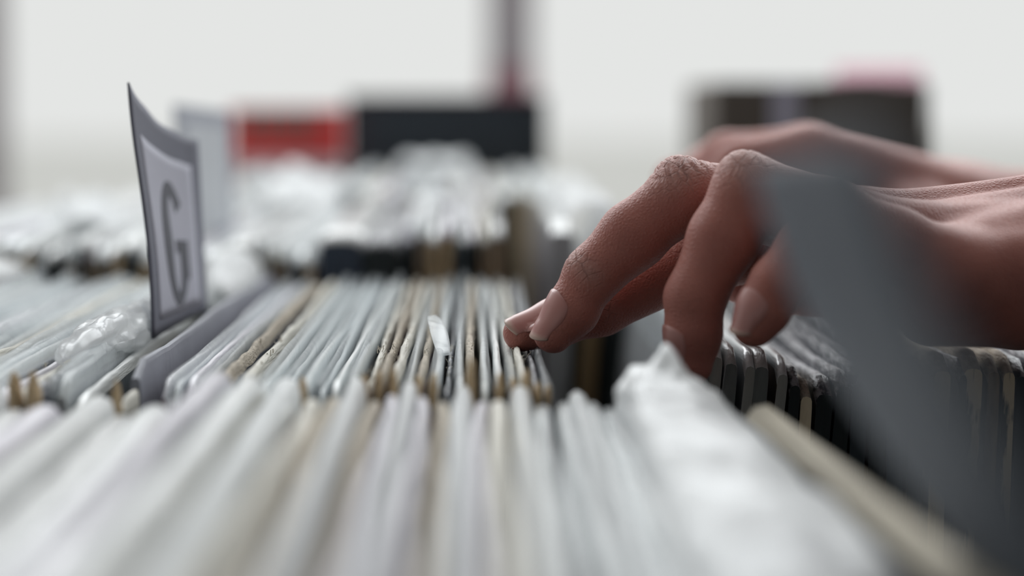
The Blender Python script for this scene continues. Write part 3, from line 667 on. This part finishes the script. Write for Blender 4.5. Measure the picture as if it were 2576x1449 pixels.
def build_hand(name, label, fingers, palm, thumb, details, nails, vox, xr, cat='hand', kpalm=.009, kf=.005):
    """fingers: list of joint chains [(Vector, radius)...] from knuckle to tip; palm: capsules; one continuous skin"""
    allp = [p for ch in fingers + [thumb] for p, r in ch] + [p for a, b, ra, rb in palm for p in (a, b)]
    lo = [min(p[k] for p in allp) - .016 for k in range(3)]; hi = [max(p[k] for p in allp) + .02 for k in range(3)]
    fx = np.arange(lo[0], xr, vox); st = vox; t = xr; ex = []
    while t < hi[0] + .03:
        ex.append(t); st = min(st*1.08, .006); t += st
    ax = [np.concatenate([fx, np.array(ex)]).astype(np.float32), np.arange(lo[1], hi[1], vox).astype(np.float32), np.arange(lo[2], hi[2], vox).astype(np.float32)]
    def sdf(X_):
        p = None
        for a, b, ra, rb in palm:
            d = cone_sdf(X_, a, b, ra, rb); p = d if p is None else smin(p, d, kpalm)
        for a, b, ra, rb, k in details['palm']:
            p = smin(p, cone_sdf(X_, a, b, ra, rb), k)
        tot = p
        for fi, ch in enumerate(fingers + [thumb]):
            f = None
            for (a, ra), (b, rb) in zip(ch[:-1], ch[1:]):
                d = cone_sdf(X_, a, b, ra, rb); f = d if f is None else smin(f, d, .0028)
            for a, b, ra, rb, k in details.get(fi, []):
                f = smin(f, cone_sdf(X_, a, b, ra, rb), k)
            tot = np.minimum(tot, smin(p, f, kf))
        return tot
    G = np.meshgrid(*ax, indexing='ij', sparse=True)
    vals = np.empty((len(ax[0]), len(ax[1]), len(ax[2])), np.float32)
    for i0 in range(0, len(ax[0]), 32):
        vals[i0:i0+32] = sdf([G[0][i0:i0+32], G[1], G[2]])
    pts, quads = surface_nets(vals, ax)
    lab = np.arange(len(pts)); e0 = np.concatenate([quads[:, [0, 1]], quads[:, [1, 2]], quads[:, [2, 3]], quads[:, [3, 0]]])
    while True:
        new = lab.copy(); np.minimum.at(new, e0[:, 0], lab[e0[:, 1]]); np.minimum.at(new, e0[:, 1], lab[e0[:, 0]]); new = new[new]; new = new[new]
        if (new == lab).all(): break
        lab = new
    keep = lab == np.bincount(lab).argmax(); ren = np.cumsum(keep) - 1
    quads = ren[quads[keep[quads[:, 0]]]]; pts = pts[keep]
    # gentle relaxation
    n = len(pts)
    e = np.concatenate([quads[:, [0, 1]], quads[:, [1, 2]], quads[:, [2, 3]], quads[:, [3, 0]]])
    for _ in range(2):
        s = np.zeros_like(pts); c = np.zeros(n)
        np.add.at(s, e[:, 0], pts[e[:, 1]]); np.add.at(c, e[:, 0], 1)
        pts = .5*pts + .5*s/np.maximum(c, 1)[:, None]
    # knuckle creases: a mask and folded relief across the joint
    cr = np.zeros(n)
    for (c, axd, dors, wid, amp) in details['creases']:
        c = np.array(c); axd = np.array(axd); dors = np.array(dors)
        rel = pts - c; s = rel @ axd; u = rel @ dors
        r2 = (rel**2).sum(1)
        mk = np.exp(-(s/wid)**2) * np.clip((u+.001)/.006, 0, 1) * (r2 < (.016)**2)
        cr = np.maximum(cr, mk)
        bx = np.cross(axd, dors); w = rel @ bx
        ph = s*2*np.pi/.0030 + 1.2*np.sin(w*600) + .8*np.sin(w*1300 + s*500)
        pts = pts + (dors[None, :]*(-amp*mk*np.clip(np.sin(ph), 0, 1)**3)[:, None])
    org = np.array([lo[0]+.05, (lo[1]+hi[1])/2, lo[2]])
    me = bpy.data.meshes.new(name)
    me.from_pydata((pts-org).tolist(), [], quads.tolist())
    at_ = me.attributes.new('crease', 'FLOAT', 'POINT'); at_.data.foreach_set('value', cr.astype(np.float32))
    me.update()
    o = link(name, me, [M_skin], None, True); o.location = org
    tag(o, label, cat)
    ev = lambda Q: sdf([Q[:, 0].astype(np.float32), Q[:, 1].astype(np.float32), Q[:, 2].astype(np.float32)])
    for (dip, tip, dors, length, half, rtip) in nails:
        a = (tip-dip).normalized(); dn = (dors - a*dors.dot(a)).normalized(); b = a.cross(dn)
        nu, nv = 15, 13; V = []; FE = []; ST = []; DR = []; EX = []
        for i in range(nu):
            u = i/(nu-1)
            for j in range(nv):
                v = j/(nv-1)*2-1
                # outline: round cuticle, rounded free edge
                s0 = -length*(1 - .22*v*v) ; s1 = rtip*.80*(1-.42*v*v)
                s = (s0 + (s1 - s0)*u)
                th = v*half*(.86+.14*math.sin(math.pi*min(1, u*1.2+.1)))
                c = tip + a*s
                dr = dn*math.cos(th) + b*math.sin(th)
                ss = min(s, rtip*.35)
                ST.append(tip + a*ss + dr*.014); DR.append(dr)
                EX.append((a - dr*.10)*max(0, s-ss) + dr*.00030*(1 - .5*abs(v)**4))
                FE.append(max(0, min(1, (u - (.895+.03*v*v))/.05)))
        Q = np.array([list(p) for p in ST]); DQ = np.array([list(p) for p in DR])
        for _ in range(18): Q = Q - DQ*(np.maximum(ev(Q), 0)*.9)[:, None]
        V = [Vector(Q[k]) + EX[k] - Vector(org) for k in range(len(Q))]
        Fq = [(i*nv+j, (i+1)*nv+j, (i+1)*nv+j+1, i*nv+j+1) for i in range(nu-1) for j in range(nv-1)]
        n0 = len(V); V += [p - dn*.0005 for p in V]; FE += FE[:]
        Fq += [tuple(n0+k for k in reversed(f)) for f in Fq]
        rim = [(i, 0) for i in range(nu)] + [(nu-1, j) for j in range(1, nv)] + [(i, nv-1) for i in range(nu-2, -1, -1)] + [(0, j) for j in range(nv-2, 0, -1)]
        for k in range(len(rim)):
            p_, q_ = rim[k], rim[(k+1) % len(rim)]; ia, ib = p_[0]*nv+p_[1], q_[0]*nv+q_[1]
            Fq.append((ia, n0+ia, n0+ib, ib))
        me2 = mesh('fingernail', V, Fq); aa = me2.attributes.new('free_edge', 'FLOAT', 'POINT'); aa.data.foreach_set('value', FE)
        link('fingernail', me2, [M_nail], o, True)
    return o

def J(px, py, d, r): return (U(px, py, d), r*1e-3)
def perp(a, b, toward):
    ax_ = (b-a).normalized(); return (toward - ax_*toward.dot(ax_)).normalized()
def dors_dir(a, b, alpha):
    """dorsal side of a bent finger: up/left in the picture plane, rolled alpha degrees toward the viewer"""
    ax_ = (b-a).normalized(); n0 = perp(a, b, -RGT*1.0 + UPV*1.0); c = perp(a, b, -FWD); c = (c - n0*c.dot(n0)).normalized()
    return n0*math.cos(R(alpha)) + c*math.sin(R(alpha))
# near hand (seen from its little-finger side)
IDX = [J(2150, 575, .598, 10.5), J(1745, 650, .594, 9.2), J(1512, 776, .590, 7.0), J(1400, 812, .588, 6.2), J(1312, 838, .586, 5.0)]
MID = [J(2190, 590, .577, 11), J(1960, 520, .575, 10), J(1722, 492, .573, 9.2), J(1590, 592, .573, 8.3), J(1489, 690, .573, 7.0), J(1440, 780, .573, 6.6), J(1392, 838, .573, 5.3)]
RIN = [J(2300, 620, .557, 10.5), J(2080, 545, .556, 9.8), J(1884, 482, .554, 9.2), J(1820, 600, .554, 8.8), J(1748, 750, .554, 7.4), J(1744, 840, .554, 6.9), J(1738, 915, .554, 5.6)]
PIN = [J(2410, 690, .540, 9.8), J(2250, 612, .539, 8.8), J(2108, 546, .538, 8.2), J(2030, 625, .538, 7.4), J(1956, 715, .538, 6.5), J(1920, 780, .538, 6.2), J(1896, 822, .538, 5.2)]
THB = [J(2560, 760, .590, 13), J(2290, 730, .606, 10.5), J(2040, 712, .613, 8.6), J(1930, 712, .613, 8.2), J(1860, 705, .612, 6.5)]
WR = lambda px, py, d: U(px, py, d)
PALM = [ # metacarpals to wrist, then forearm
 (IDX[0][0], WR(2800, 600, .588), .0105, .013), (MID[0][0], WR(2800, 580, .576), .011, .013), (RIN[0][0], WR(2800, 610, .562), .0105, .013), (PIN[0][0], WR(2800, 660, .552), .0100, .013),
 (WR(2350, 770, .548), WR(2760, 740, .553), .0100, .0145), (WR(2400, 740, .575), WR(2780, 720, .570), .011, .014),
 (WR(2780, 640, .570), WR(3400, 560, .60), .020, .024), (WR(3400, 560, .60), WR(5600, 250, .70), .024, .042)]
kn = lambda c, d, k=.004, r=.004, o=.006: (c + d*o, c + d*o + Vector((.0001, 0, 0)), r, r, k)
dM = dors_dir(MID[4][0], MID[6][0], 32); dI = dors_dir(IDX[2][0], IDX[4][0], 42); dR = dors_dir(RIN[4][0], RIN[6][0], 14); dP = dors_dir(PIN[4][0], PIN[6][0], 36)
upM = (UPV*.93 - RGT*.35).normalized()
DET = {'palm': [ (WR(2240, 540, .577), WR(2700, 455, .576), .0036, .0036, .005), (WR(2330, 560, .562), WR(2720, 492, .566), .0036, .004, .005), (WR(2420, 618, .545), WR(2740, 545, .555), .0040, .005, .006), (WR(2200, 540, .598), WR(2700, 480, .590), .0034, .0034, .005)],
       1: [kn(MID[2][0], upM), (MID[3][0] + (UPV*-.6+RGT*.5)*.002, MID[4][0] + (UPV*-.5+RGT*.6)*.001, .0072, .006, .003)],
       2: [kn(RIN[2][0], upM)], 3: [kn(PIN[2][0], upM)], 0: [],
       'creases': [(MID[2][0], (MID[3][0]-MID[1][0]).normalized(), upM, .0085, .0009), (RIN[2][0], (RIN[3][0]-RIN[1][0]).normalized(), upM, .007, .0003), (MID[4][0], (MID[5][0]-MID[3][0]).normalized(), dM, .003, .0002), (IDX[1][0], (IDX[2][0]-IDX[0][0]).normalized(), upM, .008, .0008), (IDX[2][0], (IDX[3][0]-IDX[1][0]).normalized(), dI, .003, .0002), (PIN[2][0], (PIN[3][0]-PIN[1][0]).normalized(), upM, .006, .0003)]}
NAILS = [(MID[4][0], MID[6][0], dM, .0098, R(58), .0053), (IDX[2][0], IDX[4][0], dI, .0100, R(58), .0050), (RIN[4][0], RIN[6][0], dR, .0095, R(56), .0056), (PIN[4][0], PIN[6][0], dP, .0078, R(56), .0052)]
hand_near = build_hand('hand', 'near hand with curled fingers flicking through the sharp row of records', [IDX, MID, RIN, PIN], PALM, THB, DET, NAILS, .0006, WR(2600, 600, .57).x)

# far hand, blurred
D2 = .80
def K(px, py, dd, r): return (U(px, py, D2+dd), r*1e-3)
I2 = [K(2040, 405, -.020, 11), K(1860, 420, -.022, 9.5), K(1770, 520, -.022, 8.2), K(1730, 620, -.022, 6)]
M2 = [K(2030, 395, 0, 11), K(1830, 400, 0, 9.5), K(1735, 500, 0, 8.4), K(1720, 600, 0, 6.2)]
R2 = [K(2040, 405, .02, 10.5), K(1790, 425, .02, 9.2), K(1705, 470, .02, 8), K(1690, 580, .02, 6)]
P2 = [K(2070, 430, .038, 9.5), K(1830, 450, .038, 8), K(1700, 455, .04, 7.5), K(1690, 540, .04, 5.5)]
T2 = [K(2330, 560, -.03, 12), K(2150, 620, -.05, 10), K(1990, 640, -.05, 8.5), K(1900, 640, -.048, 6.5)]
PL2 = [(I2[0][0], U(2420, 520, D2-.012), .011, .014), (M2[0][0], U(2420, 515, D2), .011, .014), (R2[0][0], U(2420, 525, D2+.015), .0105, .014), (P2[0][0], U(2420, 540, D2+.026), .010, .014),
       (U(2250, 560, D2-.03), U(2430, 580, D2-.01), .013, .014), (U(2420, 560, D2+.005), U(2900, 600, D2+.01), .020, .024), (U(2900, 600, D2+.01), U(4600, 520, D2+.06), .024, .042)]
hand_far = build_hand('hand', 'far hand with knuckles raised, blurred behind the near hand', [I2, M2, R2, P2], PL2, T2, {'palm': [], 'creases': []}, [], .0012, U(2500, 600, D2).x)

# dark shirt sleeves, well outside the frame
M_cloth = mat('dark_shirt_cloth', srgb(60, 62, 68), .9, .15, 90, bump=.3, bscale=500)
def shirt_sleeve(hand, A, B, r0, r1):
    ax_ = (B-A).normalized(); sd = ax_.cross(Vector((0, 0, 1))).normalized(); up = sd.cross(ax_); og = hand.location
    def fn(u, v):
        a = 2*math.pi*v; r = (r0 + (r1-r0)*u)*(1 + .05*mnoise.noise((u*9, math.cos(a)*2, math.sin(a)*2)))
        return A.lerp(B, u) + (sd*math.cos(a) + up*math.sin(a))*r - og
    link('shirt_sleeve', grid_me('shirt_sleeve', 24, 25, fn, .002), [M_cloth], hand, True)
shirt_sleeve(hand_near, U(4300, 430, .64), U(7600, -60, .80), .043, .062)
shirt_sleeve(hand_far, U(3900, 560, .84), U(6200, 440, .92), .043, .062)
